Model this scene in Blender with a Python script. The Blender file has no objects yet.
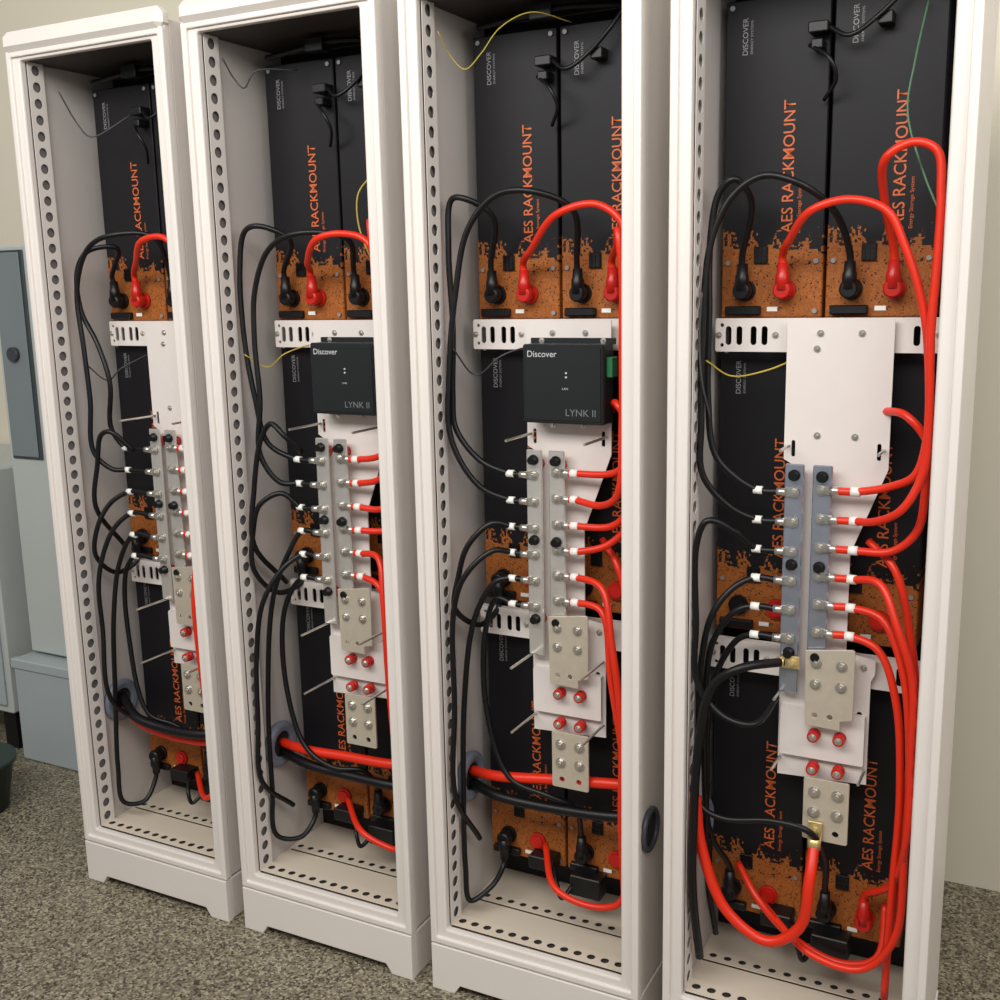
import bpy, math, random
from mathutils import Vector, Matrix
random.seed(4)
COL = bpy.context.scene.collection

# ------------------------------------------------------------------ materials
def lin(c):
    o = []
    for v in c[:3]:
        v /= 255.0
        o.append(v/12.92 if v <= .04045 else ((v+.055)/1.055)**2.4)
    return (o[0], o[1], o[2], 1)

def mat(name, rgb, rough=.5, metal=0.0, var=.06, scale=30, bump=0.0, spec=.5):
    m = bpy.data.materials.new(name); m.use_nodes = True
    nt = m.node_tree; N = nt.nodes; b = N['Principled BSDF']
    b.inputs['Roughness'].default_value = rough
    b.inputs['Metallic'].default_value = metal
    b.inputs['Specular IOR Level'].default_value = spec
    tc = N.new('ShaderNodeTexCoord')
    no = N.new('ShaderNodeTexNoise'); no.inputs['Scale'].default_value = scale; no.inputs['Detail'].default_value = 3
    nt.links.new(tc.outputs['Object'], no.inputs['Vector'])
    mx = N.new('ShaderNodeMix'); mx.data_type = 'RGBA'
    c = lin(rgb)
    mx.inputs[6].default_value = tuple(v*(1-var) for v in c[:3])+(1,)
    mx.inputs[7].default_value = tuple(min(1, v*(1+var)) for v in c[:3])+(1,)
    nt.links.new(no.outputs['Fac'], mx.inputs[0])
    nt.links.new(mx.outputs[2], b.inputs['Base Color'])
    if bump:
        bp = N.new('ShaderNodeBump'); bp.inputs['Strength'].default_value = bump; bp.inputs['Distance'].default_value = .002
        n2 = N.new('ShaderNodeTexNoise'); n2.inputs['Scale'].default_value = 400
        nt.links.new(tc.outputs['Object'], n2.inputs['Vector'])
        nt.links.new(n2.outputs['Fac'], bp.inputs['Height']); nt.links.new(bp.outputs['Normal'], b.inputs['Normal'])
    return m

M = {
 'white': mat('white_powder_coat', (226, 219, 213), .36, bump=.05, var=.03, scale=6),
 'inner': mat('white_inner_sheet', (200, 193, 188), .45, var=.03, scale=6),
 'tray': mat('cream_tray_sheet', (214, 202, 184), .5, var=.03, scale=6),
 'roof': mat('roof_painted_shade', (58, 52, 49), .6),  # dark colour stands in for the shade inside the rack top
 'plate': mat('white_plate_paint', (224, 216, 211), .4, var=.03),
 'dark': mat('dark_sheet_steel', (18, 17, 20), .5, spec=.3),
 'black': mat('black_cable_jacket', (11, 11, 14), .42, var=.15, spec=.4),
 'blackp': mat('black_plastic', (14, 14, 16), .4, spec=.4),
 'red': mat('red_cable_jacket', (224, 44, 16), .38, var=.08, scale=12),
 'redp': mat('red_plastic', (192, 28, 18), .35),
 'nickel': mat('nickel_plated_copper', (226, 216, 198), .28, .55, var=.1, scale=60),
 'bar': mat('busbar_metal', (218, 214, 208), .2, .6, var=.12, scale=40),
 'barb': mat('bluish_busbar_metal', (176, 182, 196), .18, .75, var=.2, scale=30),
 'steel': mat('zinc_steel', (210, 206, 198), .28, .85),
 'screw': mat('dull_screw_steel', (150, 148, 146), .55, .5),
 'brass': mat('brass_lug', (220, 200, 140), .35, .6),
 'sleeve': mat('white_sleeve', (240, 238, 232), .5),
 'gland': mat('grey_grommet', (118, 124, 138), .4),
 'glandd': mat('dark_grommet', (62, 64, 72), .45),
 'yel': mat('yellow_wire', (186, 164, 60), .5),
 'grn': mat('green_wire', (80, 120, 90), .5),
 'gry': mat('grey_wire', (60, 62, 64), .5),
 'torange': mat('orange_ink', (204, 96, 42), .5, var=.02),
 'twhite': mat('pale_ink', (140, 140, 143), .5, var=.02),
 'tbright': mat('bright_pale_ink', (190, 190, 192), .5, var=.02),
 'tgrey': mat('grey_ink', (110, 112, 116), .5, var=.02),
 'box': mat('controller_shell', (27, 31, 33), .45, var=.08, spec=.35),
 'green': mat('green_terminal', (40, 110, 70), .4),
 'tub': mat('dark_green_rubber', (34, 50, 44), .5),
 'wall': mat('cream_wall_paint', (226, 218, 198), .8, var=.03, scale=2),
 'encl': mat('grey_enclosure_paint', (184, 190, 186), .5, var=.04, scale=5),
 'slate': mat('slate_window', (122, 132, 134), .3, var=.1, scale=4),
 'slated': mat('dark_door_edge', (58, 66, 70), .4),
 'bluegrey': mat('pale_blue_enclosure', (166, 176, 178), .5, var=.04, scale=5),
 'hole': mat('hole_shadow_paint', (46, 44, 44), .7),  # dark colour stands in for shade inside sill and grommet holes
 'holeg': mat('rail_shadow_paint', (118, 113, 112), .7),  # mid grey stands in for shade inside the rail holes
}

def face_material():
    m = bpy.data.materials.new('battery_printed_face'); m.use_nodes = True
    nt = m.node_tree; N = nt.nodes; L = nt.links; b = N['Principled BSDF']
    b.inputs['Roughness'].default_value = .48; b.inputs['Specular IOR Level'].default_value = .25
    tc = N.new('ShaderNodeTexCoord'); sp = N.new('ShaderNodeSeparateXYZ'); L.new(tc.outputs['Object'], sp.inputs[0])
    flat = N.new('ShaderNodeVectorMath'); flat.operation = 'MULTIPLY'; flat.inputs[1].default_value = (1, 0, 1)
    L.new(tc.outputs['Object'], flat.inputs[0])
    def vor(scale, rnd):
        vo = N.new('ShaderNodeTexVoronoi'); vo.distance = 'CHEBYCHEV'; vo.inputs['Scale'].default_value = scale; vo.inputs['Randomness'].default_value = rnd
        L.new(flat.outputs[0], vo.inputs['Vector'])
        sc = N.new('ShaderNodeSeparateColor'); L.new(vo.outputs['Color'], sc.inputs[0]); return sc
    sc = vor(190, .6); s2 = vor(420, .8)
    n1 = N.new('ShaderNodeTexNoise'); n1.inputs['Scale'].default_value = 24; n1.inputs['Detail'].default_value = 6
    L.new(flat.outputs[0], n1.inputs['Vector'])
    n2 = N.new('ShaderNodeTexNoise'); n2.inputs['Scale'].default_value = 140; n2.inputs['Detail'].default_value = 3
    L.new(flat.outputs[0], n2.inputs['Vector'])
    def math_(op, a, bb):
        q = N.new('ShaderNodeMath'); q.operation = op
        for i, v in enumerate((a, bb)):
            if isinstance(v, (int, float)): q.inputs[i].default_value = v
            else: L.new(v, q.inputs[i])
        return q.outputs[0]
    lim = math_('ADD', math_('MULTIPLY', sc.outputs[0], .050), math_('MULTIPLY', n1.outputs['Fac'], .20))
    lim = math_('ADD', lim, math_('MULTIPLY', sp.outputs[0], -.14))
    mask = math_('LESS_THAN', sp.outputs[2], math_('ADD', lim, .014))
    mask = math_('MULTIPLY', mask, math_('GREATER_THAN', s2.outputs[1], .04))
    org = N.new('ShaderNodeMix'); org.data_type = 'RGBA'
    org.inputs[6].default_value = lin((84, 42, 18)); org.inputs[7].default_value = lin((204, 122, 58))
    f = math_('ADD', math_('MULTIPLY', s2.outputs[0], .3), math_('MULTIPLY', n1.outputs['Fac'], .35))
    f = math_('ADD', f, math_('MULTIPLY', n2.outputs['Fac'], .3))
    L.new(f, org.inputs[0])
    mx = N.new('ShaderNodeMix'); mx.data_type = 'RGBA'
    mx.inputs[6].default_value = lin((23, 22, 26))
    L.new(mask, mx.inputs[0]); L.new(org.outputs[2], mx.inputs[7]); L.new(mx.outputs[2], b.inputs['Base Color'])
    return m
M['face'] = face_material()

def floor_material():
    m = bpy.data.materials.new('flake_epoxy_floor'); m.use_nodes = True
    nt = m.node_tree; N = nt.nodes; L = nt.links; b = N['Principled BSDF']
    b.inputs['Roughness'].default_value = .55
    tc = N.new('ShaderNodeTexCoord')
    vo = N.new('ShaderNodeTexVoronoi'); vo.inputs['Scale'].default_value = 190; L.new(tc.outputs['Object'], vo.inputs['Vector'])
    sc = N.new('ShaderNodeSeparateColor'); L.new(vo.outputs['Color'], sc.inputs[0])
    cr = N.new('ShaderNodeValToRGB'); cr.color_ramp.interpolation = 'CONSTANT'
    e = cr.color_ramp.elements
    e[0].position = 0; e[0].color = lin((66, 58, 46))
    e[1].position = .15; e[1].color = lin((122, 113, 95))
    for p, c in ((.42, (142, 133, 112)), (.66, (100, 93, 80)), (.8, (170, 161, 138)), (.93, (80, 72, 58))):
        q = e.new(p); q.color = lin(c)
    L.new(sc.outputs[0], cr.inputs[0])
    L.new(cr.outputs[0], b.inputs['Base Color'])
    return m
M['floor'] = floor_material()

# ------------------------------------------------------------------ mesh tools
class MB:
    def __init__(s): s.v = []; s.f = []; s.sm = []
    def box(s, x0, x1, y0, y1, z0, z1, c=0.0):
        n = len(s.v)
        if c <= 0:
            s.v += [(x0,y0,z0),(x1,y0,z0),(x1,y1,z0),(x0,y1,z0),(x0,y0,z1),(x1,y0,z1),(x1,y1,z1),(x0,y1,z1)]
            for q in ((0,3,2,1),(4,5,6,7),(0,1,5,4),(1,2,6,5),(2,3,7,6),(3,0,4,7)):
                s.f.append(tuple(n+i for i in q)); s.sm.append(False)
        else:
            X=(x0,x1);Y=(y0,y1);Z=(z0,z1); idx={}
            for i in (0,1):
                for j in (0,1):
                    for k in (0,1):
                        sx=1 if i==0 else -1; sy=1 if j==0 else -1; sz=1 if k==0 else -1
                        for a in range(3):
                            p=[X[i]+sx*c,Y[j]+sy*c,Z[k]+sz*c]
                            p[a]=(X[i],Y[j],Z[k])[a]
                            idx[(i,j,k,a)]=len(s.v); s.v.append(tuple(p))
            F=[]
            for a in range(3):
                b_,c_=(a+1)%3,(a+2)%3
                for e in (0,1):
                    q=[]
                    for (m_,n_) in ((0,0),(1,0),(1,1),(0,1)):
                        t=[0,0,0]; t[a]=e; t[b_]=m_; t[c_]=n_; q.append(idx[(t[0],t[1],t[2],a)])
                    F.append(q)
                for (m_,n_) in ((0,0),(1,0),(1,1),(0,1)):
                    t0=[0,0,0];t1=[0,0,0]; t0[b_]=t1[b_]=m_; t0[c_]=t1[c_]=n_; t1[a]=1
                    F.append([idx[(*t0,b_)],idx[(*t1,b_)],idx[(*t1,c_)],idx[(*t0,c_)]])
            for i in (0,1):
                for j in (0,1):
                    for k in (0,1): F.append([idx[(i,j,k,a)] for a in range(3)])
            cen=Vector(((x0+x1)/2,(y0+y1)/2,(z0+z1)/2))
            for q in F:
                P=[Vector(s.v[i]) for i in q]
                nrm=(P[1]-P[0]).cross(P[2]-P[0]); mid=sum(P,Vector())/len(P)
                if nrm.dot(mid-cen)<0: q=q[::-1]
                s.f.append(tuple(q)); s.sm.append(False)
        return s
    def rings(s, rings, smooth=True, cap=True):
        base=len(s.v); k=len(rings[0])
        for r in rings: s.v += [tuple(p) for p in r]
        for i in range(len(rings)-1):
            for j in range(k):
                a=base+i*k+j; b=base+i*k+(j+1)%k
                s.f.append((a,b,b+k,a+k)); s.sm.append(smooth)
        if cap:
            s.f.append(tuple(base+j for j in range(k))[::-1]); s.sm.append(False)
            s.f.append(tuple(base+(len(rings)-1)*k+j for j in range(k))); s.sm.append(False)
        return s
    def cyl(s, p0, p1, r, n=14, prof=None):
        p0=Vector(p0); p1=Vector(p1); a=(p1-p0).normalized()
        u=a.orthogonal().normalized(); w=a.cross(u)
        prof = prof or [(0,r),(1,r)]
        rg=[]
        for t,rr in prof:
            c=p0.lerp(p1,t)
            rg.append([c+u*rr*math.cos(2*math.pi*i/n)+w*rr*math.sin(2*math.pi*i/n) for i in range(n)])
        return s.rings(rg, smooth=n>8)
    def bolt(s, p, r=.006, h=.005):
        x,y,z=p
        s.cyl((x,y,z),(x,y-.0015,z),r*1.45,16)
        s.cyl((x,y-.0015,z),(x,y-h,z),r,6)
        s.cyl((x,y-h,z),(x,y-h-.004,z),r*.5,10)
        return s
    def torus(s, c, axis, R, r, n=32, m=10):
        c=Vector(c); a=Vector(axis).normalized(); u=a.orthogonal().normalized(); w=a.cross(u)
        base=len(s.v)
        for i in range(n):
            d=u*math.cos(2*math.pi*i/n)+w*math.sin(2*math.pi*i/n)
            for j in range(m):
                q=2*math.pi*j/m
                s.v.append(tuple(c+d*(R+r*math.cos(q))+a*r*math.sin(q)))
        for i in range(n):
            for j in range(m):
                s.f.append((base+i*m+j, base+((i+1)%n)*m+j, base+((i+1)%n)*m+(j+1)%m, base+i*m+(j+1)%m)); s.sm.append(True)
        return s
    def mesh(s, name, m):
        me=bpy.data.meshes.new(name); me.from_pydata(s.v,[],s.f); me.update()
        for p,q in zip(me.polygons,s.sm): p.use_smooth=q
        me.materials.append(M[m]); return me

def crect(x0,x1,z0,z1,r=0,n=5,corners=(1,1,1,1)):
    out=[]
    for (cx,cz,a0,on) in ((x0,z0,180,corners[0]),(x1,z0,270,corners[1]),(x1,z1,0,corners[2]),(x0,z1,90,corners[3])):
        if r<=0 or not on: out.append((cx,cz)); continue
        ox=cx+(r if cx==x0 else -r); oz=cz+(r if cz==z0 else -r)
        for i in range(n+1):
            t=math.radians(a0+90*i/n); out.append((ox+r*math.cos(t),oz+r*math.sin(t)))
    return out
def circ(x,z,r,n=14): return [(x+r*math.cos(2*math.pi*i/n), z+r*math.sin(2*math.pi*i/n)) for i in range(n)]

def curve_to_mesh(cu, name, m):
    ob=bpy.data.objects.new(name,cu); COL.objects.link(ob)
    dg=bpy.context.evaluated_depsgraph_get(); dg.update()
    me=bpy.data.meshes.new_from_object(ob.evaluated_get(dg))
    bpy.data.objects.remove(ob); bpy.data.curves.remove(cu)
    me.materials.clear(); me.materials.append(M[m]); me.name=name
    return me
def plate(name, loops, t, m, bevel=0.0, axis='y', at=0.0):
    """flat sheet with real holes; axis y -> XZ sheet occupying [at,at+t]; x -> YZ; z -> XY"""
    cu=bpy.data.curves.new(name,'CURVE'); cu.dimensions='2D'; cu.fill_mode='BOTH'
    cu.extrude=max(t/2-bevel,.0001); cu.bevel_depth=bevel; cu.bevel_resolution=1; cu.offset=-bevel
    for lp in loops:
        sp=cu.splines.new('POLY'); sp.points.add(len(lp)-1); sp.use_cyclic_u=True
        for i,(a,b) in enumerate(lp): sp.points[i].co=(a,b,0,1)
    me=curve_to_mesh(cu,name,m)
    if axis=='y': R=Matrix(((1,0,0,0),(0,0,-1,at+t/2),(0,1,0,0),(0,0,0,1)))
    elif axis=='x': R=Matrix(((0,0,1,at+t/2),(1,0,0,0),(0,1,0,0),(0,0,0,1)))
    else: R=Matrix(((1,0,0,0),(0,1,0,0),(0,0,1,at+t/2),(0,0,0,1)))
    me.transform(R)
    for p in me.polygons: p.use_smooth=False
    return me

def text_mesh(name, body, length, height, m, bold=.0, up=False):
    cu=bpy.data.curves.new(name,'FONT'); cu.body=body; cu.size=1; cu.offset=bold; cu.resolution_u=3
    me=curve_to_mesh(cu,name,m)
    xs=[v.co.x for v in me.vertices]; ys=[v.co.y for v in me.vertices]
    x0,x1,y0,y1=min(xs),max(xs),min(ys),max(ys)
    for v in me.vertices:
        a=(v.co.x-x0)/(x1-x0)*length; b=(v.co.y-y0)/(y1-y0)*height
        v.co=(-b,0,a) if up else (a,0,b)
    return me
def join(name, items):
    vs=[];fs=[];mats=[];mi=[]
    for me,off in items:
        b=len(vs); vs+= [tuple(v.co+Vector(off)) for v in me.vertices]
        mt=me.materials[0]
        if mt not in mats: mats.append(mt)
        for p in me.polygons: fs.append(tuple(b+i for i in p.vertices)); mi.append(mats.index(mt))
    o=bpy.data.meshes.new(name); o.from_pydata(vs,[],fs); o.update()
    for m_ in mats: o.materials.append(m_)
    for p,i in zip(o.polygons,mi): p.material_index=i
    return o

def catmull(P, per=7):
    P=[Vector(p) for p in P]; out=[]
    E=[P[0]*2-P[1]]+P+[P[-1]*2-P[-2]]
    for i in range(1,len(E)-2):
        a,b,c,d=E[i-1:i+3]
        def tj(t,p,q): return t+max((q-p).length,1e-5)**.5
        t0=0;t1=tj(t0,a,b);t2=tj(t1,b,c);t3=tj(t2,c,d)
        for k in range(per):
            t=t1+(t2-t1)*k/per
            A1=a*((t1-t)/(t1-t0))+b*((t-t0)/(t1-t0)); A2=b*((t2-t)/(t2-t1))+c*((t-t1)/(t2-t1)); A3=c*((t3-t)/(t3-t2))+d*((t-t2)/(t3-t2))
            B1=A1*((t2-t)/(t2-t0))+A2*((t-t0)/(t2-t0)); B2=A2*((t3-t)/(t3-t1))+A3*((t-t1)/(t3-t1))
            out.append(B1*((t2-t)/(t2-t1))+B2*((t-t1)/(t2-t1)))
    out.append(P[-1]); return out
def tube(P, r, n=10):
    pts=catmull(P); rg=[]; u=None
    for i,p in enumerate(pts):
        a=(pts[min(i+1,len(pts)-1)]-pts[max(i-1,0)]).normalized()
        if u is None: u=a.orthogonal().normalized()
        u=(u-a*u.dot(a)).normalized(); w=a.cross(u)
        rg.append([p+u*r*math.cos(2*math.pi*k/n)+w*r*math.sin(2*math.pi*k/n) for k in range(n)])
    return MB().rings(rg)

# ------------------------------------------------------------------ object tools
def thing(name, label, cat, loc=(0,0,0), group=None, mesh=None):
    o=bpy.data.objects.new(name, mesh); COL.objects.link(o); o.location=loc
    o['label']=label; o['category']=cat
    if group: o['group']=group
    if mesh is None: o.empty_display_size=.05
    return o
def part(name, mesh, parent, loc=(0,0,0), label=None):
    o=bpy.data.objects.new(name, mesh); COL.objects.link(o); o.parent=parent; o.location=loc
    if label: o['label']=label
    return o
def many(name, mesh, parent, places, label=None):
    for p in places: part(name, mesh, parent, p, label)
BOLTS={}
def boltm(r,h):
    if (r,h) not in BOLTS: BOLTS[(r,h)]=MB().bolt((0,0,0),r,h).mesh('bolt','steel')
    return BOLTS[(r,h)]

# ------------------------------------------------------------------ layout (metres)
D=1.85
W=.478; H=2.10
RX={1:-2.219,2:-1.689,3:-1.159,4:-.629}
MODX={1:.064,2:.062,3:.056,4:.040}
MODW=.183; MODH=.552; PITCHX=.189
ROWZ={1:1.450,2:.850,3:.250}
OFF={1:.058,2:.024,3:.015,4:0.0}
LABL={1:.170,2:.165,3:.168,4:.140}
LABR={1:.357,2:.322,3:.308,4:.310}
O0,O1,OZ0,OZ1=.036,.440,.145,2.045

# ---- rack meshes
front=plate('front_frame',[crect(0,W,.112,H,.03,6,(0,0,1,1)),crect(O0,O1,OZ0,OZ1,.006,3)[::-1]],.018,'white',.004,'y',.004)
ring=plate('edge_trim',[crect(-.001,W+.001,.111,2.066,.004,3,(0,0,1,1)),crect(.014,W-.014,.126,2.052,.004,3)[::-1]],.010,'white',.003,'y',-.003)
crown=MB().box(-.004,W+.004,-.014,.03,2.060,2.108,.014).mesh('crown','white')
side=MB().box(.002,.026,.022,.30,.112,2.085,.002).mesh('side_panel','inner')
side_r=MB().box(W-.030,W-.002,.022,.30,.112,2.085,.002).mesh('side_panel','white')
HP=.0365; nh=int((OZ1-OZ0-.03)/HP)
def rail(at):
    loops=[crect(.0225,.066,OZ0,OZ1)]
    for i in range(nh+1):
        loops.append(circ(.045,OZ0+.022+i*HP,.0115,14)[::-1])
    return plate('rail',loops,.0015,'white',0,'x',at)
RAILL=join('perforated_rail',[(rail(.0365),(0,0,0)),(MB().box(.026,.038,.066,.0675,OZ0,OZ1).mesh('ret','white'),(0,0,0))])
RAILR=join('perforated_rail',[(rail(W-.040),(0,0,0)),(MB().box(W-.040,W-.030,.066,.0675,OZ0,OZ1).mesh('ret','white'),(0,0,0))])
CHL=MB().box(.026,.029,.0225,.0658,OZ0,OZ1).mesh('rail_shade_strip','holeg')  # grey backing strip, painted as shade seen through the rail holes
def sillmesh(d0,d1,at,r=.009):
    loops=[crect(O0,O1,d0,d1)]
    for i in range(13): loops.append(circ(O0+.018+i*.0305,(d0+d1)/2,r,14)[::-1])
    return plate('perforated_sill',loops,.0015,'tray',0,'z',at)
SILL=sillmesh(.0225,.066,.1475); SILL2=sillmesh(.140,.178,.1475,.008)
CHS=MB().box(O0,O1,.024,.065,.1432,.1440).mesh('sill_shade_strip','hole')  # thin dark strips below the sills, painted as shade in the holes
CHS2=MB().box(O0,O1,.141,.177,.1432,.1440).mesh('sill_shade_strip','hole')
floorpan=MB().box(.026,W-.030,.026,.30,.125,.143,.001).mesh('floor_pan','tray')
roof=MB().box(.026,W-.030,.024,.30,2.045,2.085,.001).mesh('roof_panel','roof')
back=MB().box(.026,W-.030,.290,.30,.144,2.044,.001).mesh('back_panel','dark')
pl=[(0,0),(.055,0),(.07,.022),(W-.07,.022),(W-.055,0),(W,0),(W,.108),(0,.108)]
plinth=join('plinth',[(plate('pf',[pl],.02,'white',.002,'y',-.004),(0,0,0)),
                      (MB().box(0,.02,.014,.30,0,.108,.002).mesh('a','white'),(0,0,0)),
                      (MB().box(W-.02,W,.014,.30,0,.108,.002).mesh('a','white'),(0,0,0)),
                      (MB().box(0.018,W-.018,.28,.30,0.02,.108,.002).mesh('a','white'),(0,0,0))])
GLAND=MB().torus((.034,.130,.455),(1,0,0),.045,.012).torus((.038,.130,.455),(1,0,0),.037,.006).mesh('cable_grommet','gland')
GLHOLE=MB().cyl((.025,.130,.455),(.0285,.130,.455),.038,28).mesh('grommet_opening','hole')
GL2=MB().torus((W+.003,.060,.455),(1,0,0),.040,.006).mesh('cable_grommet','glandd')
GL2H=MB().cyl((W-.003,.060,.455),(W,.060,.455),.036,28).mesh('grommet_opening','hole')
grommet_z={1:.458,2:.43,3:.45,4:.45}

RACKLAB={1:'white steel rack cabinet beside the grey wall enclosure',
 2:'white steel rack cabinet with open front and controller box',
 3:'white steel rack cabinet with side grommet and trunk cables',
 4:'white steel rack cabinet with red loop cable at its base'}
for r in (1,2,3,4):
    c=thing('rack_cabinet',RACKLAB[r],'cabinet',(RX[r],D,0),'row of white rack cabinets')
    part('front_frame',front,c); part('edge_trim',ring,c); part('frame_crown',crown,c)
    part('side_panel',side,c); part('side_panel',side_r,c)
    part('perforated_rail',RAILL,c); part('perforated_rail',RAILR,c); part('perforated_sill',SILL,c); part('perforated_sill',SILL2,c)
    part('rail_shade_strip',CHL,c,(0,0,0),'grey strip painted as shade'); part('sill_shade_strip',CHS,c,(0,0,0),'dark strip painted as shade'); part('sill_shade_strip',CHS2,c,(0,0,0),'dark strip painted as shade')
    part('floor_pan',floorpan,c); part('roof_panel',roof,c,(0,0,0),'roof sheet painted dark as shade'); part('back_panel',back,c,(0,0,0),'dark back sheet'); part('plinth',plinth,c)
    dz=grommet_z[r]-.455
    part('cable_grommet',GLAND,c,(0,0,dz),'grey ring grommet'); part('grommet_opening',GLHOLE,c,(0,0,dz),'dark hole')
    if r==3:
        part('cable_grommet',GL2,c,(0,0,0),'dark ring grommet'); part('grommet_opening',GL2H,c,(0,0,0),'dark hole')

# ---- battery module
body=MB().box(0,MODW,0,.09,0,MODH,.002).mesh('module_body','face')
msc=MB().cyl((0,-.0005,0),(0,-.004,0),.0045,12).mesh('s','screw')
LETT=[('model_lettering',text_mesh('a','AES RACKMOUNT',.228,.0205,'torange',.006,True),(.127,-.0008,.150)),
 ('small_lettering',text_mesh('b','Energy Storage System',.085,.0085,'torange',.0,True),(.143,-.0008,.150)),
 ('maker_lettering',text_mesh('c','DISCOVER',.062,.0095,'twhite',.003,True),(.040,-.0008,.460)),
 ('small_lettering',text_mesh('d','ENERGY SYSTEMS',.056,.0042,'twhite',0,True),(.049,-.0008,.461))]
def term(m):
    return MB().cyl((0,0,0),(0,-.008,0),.019,20).cyl((0,-.008,0),(0,-.012,0),.014,20).mesh('terminal',m)
TB=term('blackp'); TR=term('redp')
conn=MB().box(.060,.085,-.006,0,.098,.128,.001)
for i in range(3):
    for j in range(3): conn.box(.062+i*.008,.067+i*.008,-.008,-.006,.101+j*.009,.107+j*.009)
CONN=conn.mesh('signal_port','blackp')
CONN2=MB().box(.010,.075,-.014,0,.006,.022,.002).mesh('handle','blackp')
LABL_S=MB().box(.085,.104,-.001,0,.012,.020).mesh('rating_label','sleeve')
TU={'b':.045,'r':.118}; TZ=.050
for r in (1,2,3,4):
    for row in (1,2,3):
        for col in (0,1):
            b=thing('battery_module','black upright battery module with orange print and lettering','battery',
                    (RX[r]+MODX[r]+col*PITCHX, D+.185, ROWZ[row]),'battery modules mounted upright in the racks')
            part('module_body',body,b)
            for n_,me_,l_ in LETT: part(n_,me_,b,l_)
            many('mounting_screw',msc,b,[(x,0,z) for x in (.012,.171) for z in (.012,.10,.54)],'small steel screw')
            part('terminal',TB,b,(TU['b'],0,TZ),'black terminal'); part('terminal',TR,b,(TU['r'],0,TZ),'red terminal')
            part('signal_port',CONN,b); part('pull_handle',CONN2,b); part('rating_label',LABL_S,b,(0,0,0),'small white sticker')

# ---- slotted brackets
BL0={1:.080,2:.072,3:.060,4:.043}; BY={1:.160,2:.156,3:.150,4:.140}
for r in (1,2,3,4):
    a0=BL0[r]; y0=BY[r]
    lo=[crect(a0,.436,0,.060,.003,2)]
    for x in (a0+.024,a0+.044,a0+.070,a0+.090,.392,.412): lo.append(crect(x-.0055,x+.0055,.012,.046,.0054,4)[::-1])
    lo.append(circ(a0+.012,.012,.0035)[::-1]); lo.append(circ(a0+.012,.048,.0035)[::-1])
    flange=MB().box(a0,.436,y0+.003,y0+.016,.057,.060).box(a0,.436,y0+.003,y0+.016,0,.003).mesh('f','plate')
    BRK=join('slotted_bracket',[(plate('slotted_bracket',lo,.003,'plate',0,'y',y0),(0,0,0)),(flange,(0,0,0))])
    for z in (1.391,.782):
        b=thing('slotted_bracket','white slotted steel cross bracket between battery tiers','bracket',(RX[r],D,z),'slotted brackets in the racks')
        part('bracket_plate',BRK,b); many('bracket_bolt',boltm(.004,.003),b,[(x,y0,.030) for x in (a0+.006,a0+.110,.428)],'zinc bolt')

# ---- busbar assembly
pp=[(.182,.592),(.345,.600),(.345,.800),(.352,.815),(.352,.842),(.300,.850),(.300,1.035),(.358,1.19),(.358,1.449),(.177,1.449),(.177,1.20),(.195,1.19),(.195,.852),(.182,.845)]
MP=plate('mounting_plate',[pp,crect(.338,.345,1.205,1.235,.003,3)[::-1],crect(.190,.197,1.205,1.235,.003,3)[::-1],crect(.323,.333,.70,.74,.005,4)[::-1]],.003,'plate',0,'y',.126)
LP=join('lower_plate',[(plate('lower_plate',[crect(.188,.340,.640,.735,.004,3)],.004,'plate',0,'y',.112),(0,0,0)),
  (MB().box(.188,.340,.116,.126,.640,.644).box(.188,.340,.116,.126,.731,.735).mesh('e','plate'),(0,0,0))])
def zL(i): return 1.145-.0546*i
def zR(i): return 1.153-.0525*i
def barmesh(x0,z0,m): return MB().box(x0,x0+.034,.099,.106,z0,1.196,.002).mesh('busbar',m)
KN=MB().cyl((0,.100,0),(0,.084,0),.009,16,[(0,.0105),(.3,.0105),(.35,.0085),(1,.008)]).mesh('knob','blackp')
ST=MB().cyl((0,.106,0),(0,.126,0),.012,12).mesh('insulator','redp')
pc=[(.235,.857),(.318,.868),(.322,.865),(.322,.735),(.300,.730),(.300,.712),(.238,.715)]
LK1=plate('link_plate',[pc,circ(.255,.735,.005)[::-1],circ(.282,.735,.005)[::-1]],.005,'nickel',.0008,'y',.088)
LK2=plate('link_plate',[crect(.240,.322,.490,.612,.004,3),circ(.262,.508,.006)[::-1],circ(.300,.508,.006)[::-1]],.005,'nickel',.0008,'y',.088)
RSm=MB().cyl((0,.112,0),(0,.092,0),.0115,14,[(0,.0115),(.3,.0115),(.35,.009),(.55,.009),(.6,.0115),(1,.0105)]).mesh('red_insulator','redp')
ROm=MB().cyl((0,.124,0),(0,.060,0),.0028,8).mesh('threaded_rod','steel')
ROlong=MB().cyl((0,.124,0),(0,.012,0),.0028,8).mesh('threaded_rod','steel')
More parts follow.
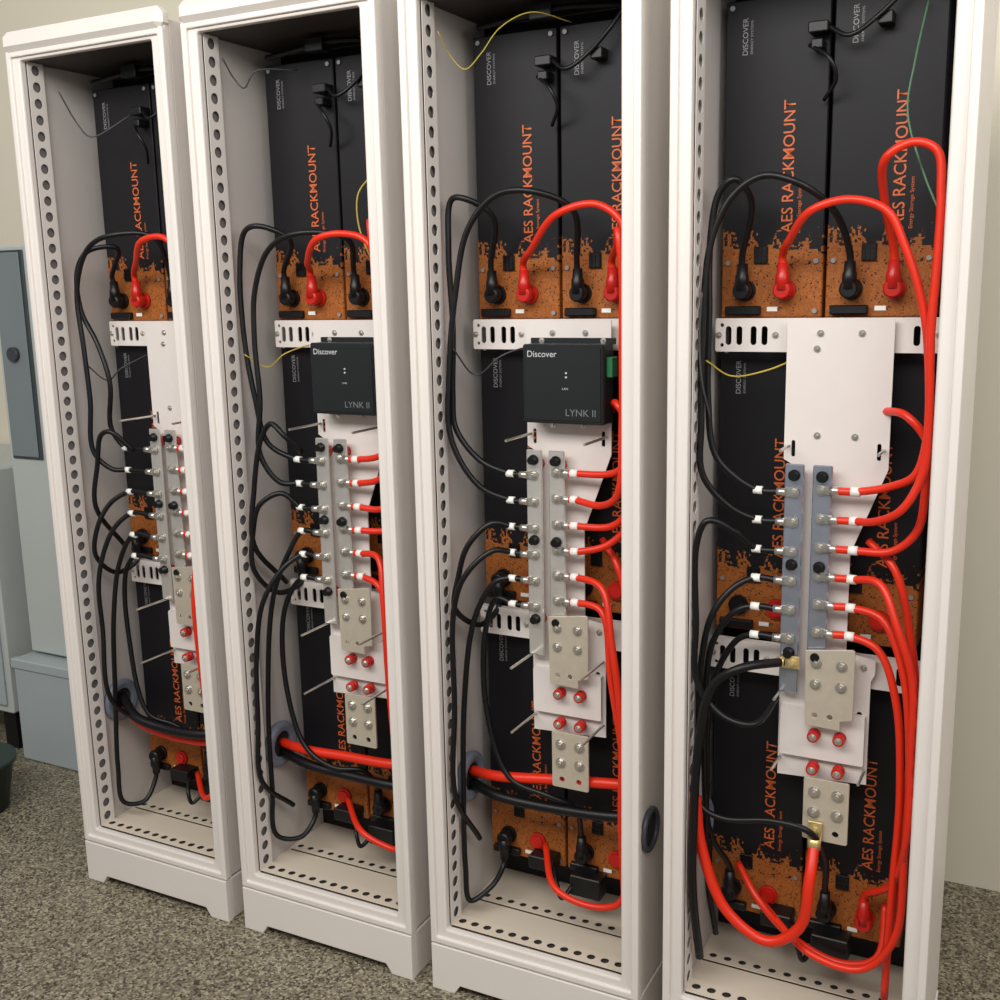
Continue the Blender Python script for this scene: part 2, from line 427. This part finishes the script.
for r in (1,2,3,4):
    a=thing('busbar_assembly','white plate carrying two metal busbars with bolted leads','busbar',(RX[r]+OFF[r],D,0),'busbar assemblies in the racks')
    part('mounting_plate',MP,a,(0,0,0),'white painted plate'); part('terminal_plate',LP,a,(0,0,0),'white raised plate')
    bm='barb' if r==4 else 'bar'
    for me_,x,zf in ((barmesh(.186,.768,bm),.203,zL),(barmesh(.235,.805,bm),.252,zR)):
        l=part('busbar',me_,a,(0,0,0),'shiny metal bar')
        many('stud_bolt',boltm(.0068,.007),l,[(x,.0965,zf(i)) for i in range(6)])
        many('retaining_knob',KN,l,[(x,0,z) for z in (1.176,1.012,.846)],'black knob')
        many('insulator',ST,l,[(x,0,z) for z in (1.165,.84)],'red insulator')
    l=part('link_plate',LK1,a,(0,0,0),'nickel link plate'); many('link_bolt',boltm(.007,.006),l,[(x,.088,z) for x,z in ((.255,.835),(.255,.795),(.300,.835),(.300,.795))])
    l=part('link_plate',LK2,a,(0,0,0),'nickel link plate'); many('link_bolt',boltm(.008,.006),l,[(x,.088,z) for x,z in ((.260,.585),(.302,.585),(.260,.545),(.302,.545))])
    for x,z in ((.252,.690),(.298,.690),(.252,.625),(.298,.625)):
        l=part('standoff_insulator',RSm,a,(x,0,z),'red insulator'); part('insulator_bolt',boltm(.005,.004),l,(0,.0925,0))
    rods=[(.186,1.225),(.350,1.225),(.187,.765),(.186,.628),(.341,.628)]
    if r in (2,3): rods+= [(.341,.765)]
    many('threaded_rod',ROm if r==4 else ROlong,a,[(x,0,z) for x,z in rods],'bare steel rod')
    many('plate_bolt',boltm(.0042,.0025),a,[(x,.126,z) for x,z in ((.235,1.425),(.305,1.425),(.230,1.398),(.300,1.245),(.235,1.245),(.195,.82),(.332,.825))],'small zinc bolt')

# ---- controller boxes
for r,x0,x1 in ((3,.210,.380),(2,.230,.396)):
    w=x1-x0; x0g=RX[r]+x0
    c=thing('controller_box','small black communication controller box with pale lettering','controller',(x0g,D+.072,1.254),'controller boxes on the mounting plates')
    part('box_shell',MB().box(0,w,0,.050,0,.152,.003).box(.006,w-.006,-.002,.001,.006,.146,.0008).mesh('s','box'),c)
    part('maker_lettering',text_mesh('a','Discover',.062,.012,'tbright',.004),c,(.012,-.003,.128),'pale lettering')
    part('model_lettering',text_mesh('b','LYNK II',.062,.013,'tgrey',.002),c,(w-.078,-.003,.016),'grey lettering')
    part('small_lettering',text_mesh('c','LAN',.012,.004,'tbright',0),c,(w*.5,-.003,.066))
    many('indicator_light',MB().cyl((0,-.002,0),(0,-.004,0),.002,10).mesh('l','tbright'),c,[(w*.55,0,.090),(w*.55,0,.098)])
    part('mounting_ear',MB().box(-.004,w+.004,.047,.052,.150,.162).mesh('e','box'),c)
    if r==3: part('terminal_block',MB().box(w,w+.012,.012,.040,.09,.128,.001).mesh('g','green'),c,(0,0,0),'green terminal block')
    many('mounting_screw',boltm(.004,.003),c,[(x,.047,.157) for x in (.02,w-.02)])

# ------------------------------------------------------------------ cables
PLUGB={}
def plug_mesh(pol,down):
    k=(pol,down)
    if k not in PLUGB:
        m=MB(); sgn=-1 if down else 1
        m.cyl((0,-.0115,0),(0,-.036,0),.016,18,[(0,.014),(.25,.0165),(.8,.0165),(1,.013)])
        m.cyl((0,-.026,0),(0,-.026,sgn*.048),.012,16,[(0,.013),(.55,.0125),(.62,.0105),(1,.0095)])
        PLUGB[k]=m.mesh('plug','blackp' if pol=='b' else 'redp')
    return PLUGB[k]
def tpos(r,row,col,pol): return (MODX[r]+(col-1)*PITCHX+TU[pol], ROWZ[row]+TZ)

def cable(r, kind, seq, dm, rad=None, label=None):
    """seq items: ('T',row,col,pol[,down]) terminal, ('L',i)/('R',i) busbar stud, (u,z) in 5 mm steps, (u,z,depth)"""
    P=[]; extras=[]
    rad=rad or (.0060 if kind=='k' else .0070)
    n=len(seq)
    isb=lambda s: isinstance(s[0],str) and s[0] in 'LR'
    ist=lambda s: isinstance(s[0],str) and s[0]=='T'
    for i,s in enumerate(seq):
        if ist(s):
            _,row,c,pol=s[:4]; down=len(s)>4
            u,z=tpos(r,row,c,pol); sg=-1 if down else 1
            q=[(u,.159,z+sg*.040),(u,.155,z+sg*.060)]
            P+= q if i==0 else q[::-1]
            extras.append(('plug',pol,down,u,z))
        elif isb(s):
            left=s[0]=='L'; k=s[1]
            z=zL(k) if left else zR(k); st=(.203 if left else .252)+OFF[r]
            lab=LABL[r] if left else LABR[r]
            e=st-.024 if left else st+.024
            q=[(e,.095,z),(lab,.094,z+.001)]
            P+= q if i==0 else q[::-1]
            extras.append(('lug',left,st,e,lab,z))
        else:
            u,z=s[0]*.005,s[1]*.005
            if len(s)>2: d=s[2]
            else:
                d=dm
                if (i==1 and ist(seq[0])) or (i==n-2 and ist(seq[-1])): d=(dm+.155)/2
                if (i==1 and isb(seq[0])) or (i==n-2 and isb(seq[-1])): d=(dm+.095)/2
                u=min(max(u,.040+rad),.436-rad)
            P.append((u,d,z))
    cm={'k':'black','r':'red','y':'yel','g':'grn','w':'gry'}[kind]
    me=tube(P,rad,12 if rad>.003 else 7).mesh('cable',cm)
    nm='battery_cable' if kind in 'kr' else 'signal_wire'
    grp={'k':'black battery cables','r':'red battery cables'}.get(kind,'thin signal wires')
    if label is None:
        label={'k':'black battery cable looping down to the busbar','r':'red battery cable looping down to the busbar',
               'y':'thin yellow signal wire','g':'thin green signal wire in the rack','w':'thin dark grey signal wire in the rack'}[kind]
    elif 'trunk' in label: grp='thick trunk cables between racks'
    o=thing(nm,label,'cable' if kind in 'kr' else 'wire',(RX[r],D,0),grp,me)
    for e in extras:
        if e[0]=='plug': part('cable_plug',plug_mesh(e[1],e[2]),o,(e[3],.185,e[4]))
        else:
            _,left,st,en,lab,z=e
            sg=1 if left else -1
            m=MB().cyl((en-sg*.006,.095,z),(en+sg*.010,.0955,z),rad+.0012,12)
            a,b=sorted((en+sg*.008,st+sg*.008)); m.box(a,b,.0952,.0985,z-.008,z+.008,.0008)
            part('cable_lug',m.mesh('lug','steel'),o,(0,0,0),'tinned steel lug')
            m=MB().cyl((lab-.008,.094,z+.001),(lab+.008,.094,z+.001),rad+.0014,12)
            part('identification_sleeve',m.mesh('sleeve','sleeve'),o,(0,0,0),'white sleeve')
    return o
T=lambda *a:('T',)+a
# rack 4
cable(4,'k',[T(1,1,'b'),(22,331),(18,338),(13,334),(10,318),(10,290),(10,262),(13,242),(21,233),('L',0)],.075)
cable(4,'k',[T(1,2,'b'),(51,326),(41,335),(29,338),(19,332),(12,318),(9,290),(9,255),(10,235),(19,223),('L',1)],.050)
cable(4,'k',[('L',2),(22,214),(13,219),(9,211),(9,180),(10,157),(19,146),(31,144),(36,150,.150)],.035)
cable(4,'k',[('L',3),(21,193),(14,183),(10,165),(9,133),(10,106),(19,102),(38,105),(51,104),(56,90),T(3,2,'b')],.060)
cable(4,'k',[('L',4),(21,183),(13,171),(10,149),(10,125),(11,88),T(3,1,'b')],.085)
cable(4,'k',[('L',5),(21,171),(12,153),(10,133),(10,113),(11,70),(14,45,.12)],.105)
KTH=cable(4,'k',[(39,166,.085),(27,166),(17,158),(12,137),(10,100),(10,75),(11,41,.06)],.022,.0085,'thick black cable from busbar end down the cabinet side')
cable(4,'r',[T(1,1,'r'),(36,317),(45,326),(57,329),(69,325),(75,314),(82,293),(85,267),(85,251),(82,239),(74,234),('R',0)],.060)
cable(4,'r',[T(1,2,'r'),(67,330),(69,341),(77,345),(84,342),(88,329),(88,311),(85,287),(86,258),(85,241),(79,228),(70,222),('R',1)],.036)
cable(4,'r',[(67,258,.15),(78,258),(85,249),(85,234),(83,219),(75,211),('R',2)],.080)
cable(4,'r',[('R',3),(72,200),(79,187),(85,168),(86,140),(86,110),(80,85),T(3,2,'r')],.045)
cable(4,'r',[('R',4),(73,187),(81,171),(85,138),(85,101),(83,68),(72,53),(54,54),(28,60,.165)],.062)
cable(4,'r',[('R',5),(72,175),(79,158),(82,123),(81,84),(80,40,.09)],.080)
cable(4,'r',[(66,212,.13),(76,204),(82,182),(85,160),(84,127),(80,60,.11)],.100)
RTH=cable(4,'r',[(9,110,.05),(12,90),(22,66),(38,57),(50,66),(53,86),(53,97,.078)],.045,.0105,'thick red loop cable bolted to the lower link plate')
cable(4,'r',[(20,73,.165),(31,64),(44,52),(63,46),(76,52),(77,70,.165)],.120)
cable(4,'g',[(76,392,.17),(74,372,.12),(73,356,.10),(79,337,.08),(86,322,.05)],.1,.0018)
cable(4,'y',[(10,276,.06),(17,270),(29,272),(40,277,.17)],.1,.0015)
cable(4,'w',[(10,300,.03),(9,285),(10,270),(12,255,.06)],.035,.0018)
# rack 3
cable(3,'k',[T(1,1,'b'),(26,330),(18,337),(12,337),(10,318),(11,287),(10,261),(11,247),(21,234),('L',0)],.075)
cable(3,'k',[T(1,2,'b'),(61,331),(48,338),(33,337),(21,325),(15,302),(11,271),(11,243),(21,224),('L',1)],.055)
cable(3,'k',[('L',2),(27,209),(18,200),(13,186),(11,172),(17,163),T(2,1,'b',1)],.050)
cable(3,'k',[('L',3),(28,198),(18,188),(12,172),(11,130),(10,90),(12,62,.12)],.035)
cable(3,'k',[('L',4),(27,184),(18,168),(12,132),(10,86),(10,53),(12,37),(19,42),T(3,1,'b',1)],.070)
cable(3,'k',[('L',5),(26,176),(20,160),(20,125),(30,97),(49,92),(58,86),T(3,2,'b')],.095)
cable(3,'r',[T(1,1,'r'),(43,317),(58,329),(74,332),(84,325),(85,312),(85,280),(85,250),(82,234),('R',0)],.060)
cable(3,'r',[T(1,2,'r'),(79,317),(84,322),(86,305),(86,285),(86,254),(84,226),(75,220),('R',1)],.040)
cable(3,'r',[(73,255,.15),(80,259),(85,250),(85,231),(83,216),(77,211),('R',2)],.085)
cable(3,'r',[('R',3),(75,203),(83,212),(85,235),(83,251,.15)],.105)
cable(3,'r',[('R',4),(75,187),(81,167),(85,135),(85,93),(84,50,.08)],.045)
cable(3,'r',[('R',5),(74,177),(79,151),(84,118),(85,75),(83,55),(70,50),(54,54),(40,61,.165)],.065)
cable(3,'r',[(68,202,.16),(77,194),(82,175),(83,150,.12)],.125)
TRK='thick red trunk cable through the cabinet side grommet'; TKK='thick black trunk cable through the cabinet side grommet'
cable(3,'r',[(8,93,.13),(23,95),(52,99),(76,102),(87,102,.12)],.108,.0115,TRK)
cable(3,'k',[(8,87,.13),(24,86),(52,86),(77,88),(87,89,.12)],.105,.0115,TKK)
cable(3,'y',[(11,398,.05),(12,390),(18,385),(25,390),(33,398),(46,402),(56,400,.16)],.09,.0011)
cable(3,'w',[(12,280,.06),(16,268),(28,276),(38,280,.17)],.12,.0018)
cable(3,'g',[(78,400,.15),(84,385),(83,360),(86,340,.06)],.08,.0018)
# rack 2
cable(2,'k',[T(1,1,'b'),(32,325),(22,331),(14,329),(10,313),(10,282),(14,256),(18,236),('L',0)],.075)
cable(2,'k',[T(1,2,'b'),(64,324),(47,327),(30,321),(21,304),(19,282),(20,256),(18,232),(25,219),('L',1)],.055)
cable(2,'k',[('L',2),(26,214),(17,209),(12,196),(11,178),(16,165),T(2,1,'b',1)],.050)
cable(2,'k',[('L',3),(27,187),(18,165),(11,115),(10,69),(11,44),(19,41),T(3,1,'b',1)],.070)
cable(2,'k',[('L',4),(26,180),(18,165),(12,140),(10,105),(10,75),(14,56,.12)],.035)
cable(2,'k',[('L',5),(27,170),(20,155),(19,121),(28,92),(44,84),(56,82),T(3,2,'b')],.090)
cable(2,'k',[(36,233,.088),(33,241),(26,246),(20,239),(14,215),(12,190),(15,168,.14)],.050)
cable(2,'r',[T(1,1,'r'),(42,315),(54,324),(67,326),(80,322),(85,303),(85,266),(82,236),('R',0)],.060)
cable(2,'r',[T(1,2,'r'),(78,320),(84,330),(86,299),(86,250),(82,226),('R',1)],.040)
cable(2,'r',[('R',2),(77,210),(84,216),(85,235,.12)],.085)
cable(2,'r',[('R',3),(77,200),(84,203),(86,218,.11)],.100)
cable(2,'r',[('R',4),(77,189),(82,171),(83,135),(83,60,.08)],.045)
cable(2,'r',[('R',5),(76,175),(82,153),(85,107),(84,69),(82,54),(73,54),(62,58),(40,61,.165)],.065)
cable(2,'r',[(8,87,.13),(26,88),(49,89),(75,90),(87,91,.12)],.108,.0115,TRK)
cable(2,'k',[(8,82,.13),(27,81),(51,80),(76,80),(87,80,.12)],.105,.0115,TKK)
cable(2,'y',[(72,352,.16),(67,343),(66,332),(69,322),(75,312,.12)],.13,.0018)
cable(2,'y',[(12,276,.06),(18,270),(28,276),(34,280,.17)],.1,.0015)
cable(2,'w',[(12,400,.05),(13,392),(18,388),(24,394),(34,396,.16)],.08,.0018)
# rack 1
cable(1,'k',[T(1,1,'b'),(35,325),(25,324),(16,315),(16,296),(25,280),(31,261),(27,239),('L',0)],.075)
cable(1,'k',[T(1,2,'b'),(61,329),(43,330),(28,324),(19,306),(20,277),(21,253),(20,228),(27,219),('L',1)],.055)
cable(1,'k',[('L',2),(25,202),(19,190),(16,175),(18,164),T(2,1,'b',1)],.050)
cable(1,'k',[('L',3),(25,188),(18,165),(17,136),(18,100),(22,80,.13)],.045)
cable(1,'k',[('L',4),(25,171),(20,142),(16,99),(13,59),(15,40),(21,38),T(3,1,'b',1)],.070)
cable(1,'k',[('L',5),(26,165),(24,132),(33,91),(46,84),T(3,2,'b')],.095)
cable(1,'k',[(40,228,.09),(33,238),(26,236),(22,222),(18,200),(18,176,.14)],.055)
cable(1,'r',[T(1,1,'r'),(48,318),(62,327),(76,328),(85,318),(85,282),(85,241),('R',0)],.060)
cable(1,'r',[('R',1),(79,222),(86,240,.10)],.07)
cable(1,'r',[('R',2),(80,205),(84,195),(86,170,.10)],.085)
cable(1,'r',[('R',3),(80,193),(85,180),(86,120,.07)],.06)
cable(1,'r',[('R',4),(79,184),(80,159),(81,110,.05)],.045)
cable(1,'r',[('R',5),(79,172),(82,129),(83,88),(81,61),(74,55),(50,55,.165)],.065)
cable(1,'r',[(8,87,.13),(25,82),(45,79),(69,80),(87,82,.12)],.110,.0095,TRK)
cable(1,'k',[(8,94,.13),(25,88),(46,85),(69,86),(87,88,.12)],.090,.0125,TKK)
cable(1,'w',[(18,396,.06),(20,382),(28,376),(42,386,.16)],.1,.0018)
cable(1,'w',[(20,270,.06),(24,262),(34,268),(40,274,.16)],.1,.0018)
part('cable_lug',MB().cyl((.265,.078,.478),(.265,.078,.500),.0125,14).box(.252,.278,.079,.083,.497,.530,.001).bolt((.265,.0785,.515),.007,.005).mesh('l','brass'),RTH,(0,0,0),'brass cable lug')
part('cable_lug',MB().cyl((.185,.085,.83),(.199,.085,.83),.010,14).box(.195,.225,.088,.092,.818,.842,.001).bolt((.213,.0875,.83),.007,.005).mesh('l','brass'),KTH,(0,0,0),'brass cable lug')

# signal connectors near the top, harness above
def bx(*a): return MB().box(*a,.002).mesh('plug','blackp')
for r in (1,2,3,4):
    x=MODX[r]+MODW-.02
    h=thing('signal_harness','black signal harness linking the upper battery modules','cable',(RX[r],D,0),'signal harnesses')
    part('plug_housing',bx(x-.012,x+.022,.150,.184,1.928,1.946),h); part('plug_housing',bx(x-.006,x+.014,.150,.184,1.902,1.918),h); part('plug_housing',bx(x+.10,x+.125,.155,.184,1.93,1.95),h)
    part('harness_cable',tube([(x+.02,.16,1.937),(x+.06,.14,1.915),(x+.10,.15,1.94),(x+.14,.15,1.975),(x+.165,.16,2.01)],.004).mesh('c','black'),h)
    part('harness_cable',tube([(x-.01,.16,1.91),(x+.03,.13,1.88),(x+.04,.14,1.85),(x+.015,.17,1.82)],.0035).mesh('c','black'),h)
    part('harness_cable',tube([(MODX[r]+.02,.17,2.015),(x-.02,.15,2.02),(x+.05,.15,2.025),(x+.16,.17,2.02)],.006).mesh('c','black'),h)
    part('coupling',bx(x-.015,x+.03,.135,.165,2.008,2.036),h)
    g=thing('signal_harness','black signal harness low in front of the lower batteries','cable',(RX[r],D,0),'signal harnesses')
    part('plug_housing',bx(x-.05,x+.01,.140,.184,.255,.285),g); part('plug_housing',bx(x+.05,x+.12,.140,.184,.215,.262),g)
    part('harness_cable',tube([(x+.005,.155,.27),(x+.03,.12,.24),(x+.04,.12,.215),(x+.055,.150,.235)],.005).mesh('c','black'),g)

# ------------------------------------------------------------------ room
def structure(name, mesh, loc=(0,0,0)):
    o=bpy.data.objects.new(name,mesh); COL.objects.link(o); o.location=loc; o['kind']='structure'; return o
structure('floor',MB().box(-7,4,-1.5,2.9,-.1,0).mesh('floor','floor'))
structure('wall_back',MB().box(-7,4,2.79,2.9,0,3.4).mesh('wall','wall'))

e=thing('electrical_enclosure','grey wall-mounted electrical enclosure with dark-edged door','cabinet',(-3.0,2.36,.36))
part('enclosure_body',MB().box(0,.62,0,.425,0,1.31,.006).mesh('b','encl'),e)
part('door_window',MB().box(.02,.155,-.006,0,.65,1.295,.002).mesh('w','slated'),e,(0,0,0),'dark door edge')
part('door_panel',MB().box(.026,.142,-.010,-.006,.658,1.288,.002).mesh('w','slate'),e,(0,0,0),'slate grey panel')
part('door_latch',MB().cyl((.085,-.010,.98),(.085,-.024,.98),.022,16).mesh('l','glandd'),e)
e=thing('wiring_trough','pale blue-grey floor-standing wiring box under the enclosure','box',(-3.02,2.30,0))
part('trough_body',MB().box(0,.64,0,.485,0,.352,.006).mesh('b','bluegrey'),e)
part('trough_lid',MB().box(-.004,.644,-.006,.02,.32,.353,.003).mesh('b','bluegrey'),e)
e=thing('utility_cabinet','grey utility cabinet standing against the wall','cabinet',(-3.62,2.32,.12))
part('cabinet_body',MB().box(0,.55,0,.46,.02,.85,.006).mesh('b','encl'),e)
part('cabinet_door',MB().box(.02,.53,-.012,0,.05,.82,.004).mesh('b','bluegrey'),e)
many('cabinet_foot',MB().box(0,.06,.03,.09,-.12,.02).mesh('b','dark'),e,[(.03,0,0),(.46,0,0)])
e=thing('storage_tub','dark green rubber tub on the floor','tub',(-2.73,1.98,0))
part('tub_body',MB().cyl((-.12,0,0),(-.12,0,.16),.13,28,[(0,.10),(.9,.125),(.92,.135),(1,.135)]).mesh('t','tub'),e)

# ------------------------------------------------------------------ light
w=bpy.data.worlds.new('world'); bpy.context.scene.world=w; w.use_nodes=True
nt=w.node_tree; N=nt.nodes; bg=N['Background']
tc=N.new('ShaderNodeTexCoord'); sp=N.new('ShaderNodeSeparateXYZ'); nt.links.new(tc.outputs['Generated'],sp.inputs[0])
mr=N.new('ShaderNodeMapRange'); mr.inputs['From Min'].default_value=-.35; mr.inputs['From Max'].default_value=.55; mr.inputs['To Min'].default_value=.10; mr.inputs['To Max'].default_value=.36
nt.links.new(sp.outputs[2],mr.inputs['Value'])
no=N.new('ShaderNodeTexNoise'); no.inputs['Scale'].default_value=3.2; no.inputs['Detail'].default_value=1  # noise patches added to the surroundings for the metal to reflect
nt.links.new(tc.outputs['Generated'],no.inputs['Vector'])
cr=N.new('ShaderNodeValToRGB'); cr.color_ramp.elements[0].position=.42; cr.color_ramp.elements[0].color=(.35,.38,.45,1)
cr.color_ramp.elements[1].position=.58; cr.color_ramp.elements[1].color=(2.1,2.05,1.95,1)
nt.links.new(no.outputs['Fac'],cr.inputs[0])
nt.links.new(cr.outputs[0],bg.inputs[0]); nt.links.new(mr.outputs[0],bg.inputs[1])
def area(loc,tgt,size,power,col=(1,.975,.935)):
    l=bpy.data.lights.new('area','AREA'); l.shape='RECTANGLE'; l.size=size[0]; l.size_y=size[1]; l.energy=power; l.color=col
    o=bpy.data.objects.new('added_area_light',l); COL.objects.link(o); o.location=loc  # unseen area light added to light the racks, not a fixture
    o.rotation_euler=(Vector(tgt)-Vector(loc)).to_track_quat('-Z','Y').to_euler()
    o['label']='soft white area light, added and unseen'; o['category']='light'
area((-1.2,-.1,2.75),(-1.3,2.1,1.6),(3.4,.8),78)
area((1.5,.8,2.5),(-.6,2.2,1.5),(1.4,1.4),28)

# ------------------------------------------------------------------ camera
psi=math.radians(27.6); th=math.radians(11.1); k=.0214
F=Vector((-math.sin(psi)*math.cos(th),math.cos(psi)*math.cos(th),-math.sin(th)))
R0=Vector((math.cos(psi),math.sin(psi),0)); U0=R0.cross(F)
U=(U0+R0*k).normalized(); R=F.cross(U)
cd=bpy.data.cameras.new('camera'); cd.sensor_width=36; cd.lens=1097*36/1000
cam=bpy.data.objects.new('camera',cd); COL.objects.link(cam)
mw=Matrix((R,U,-F)).transposed().to_4x4(); mw.translation=Vector((0,0,1.52)); cam.matrix_world=mw
bpy.context.scene.camera=cam
bpy.context.scene.view_settings.view_transform='Standard'
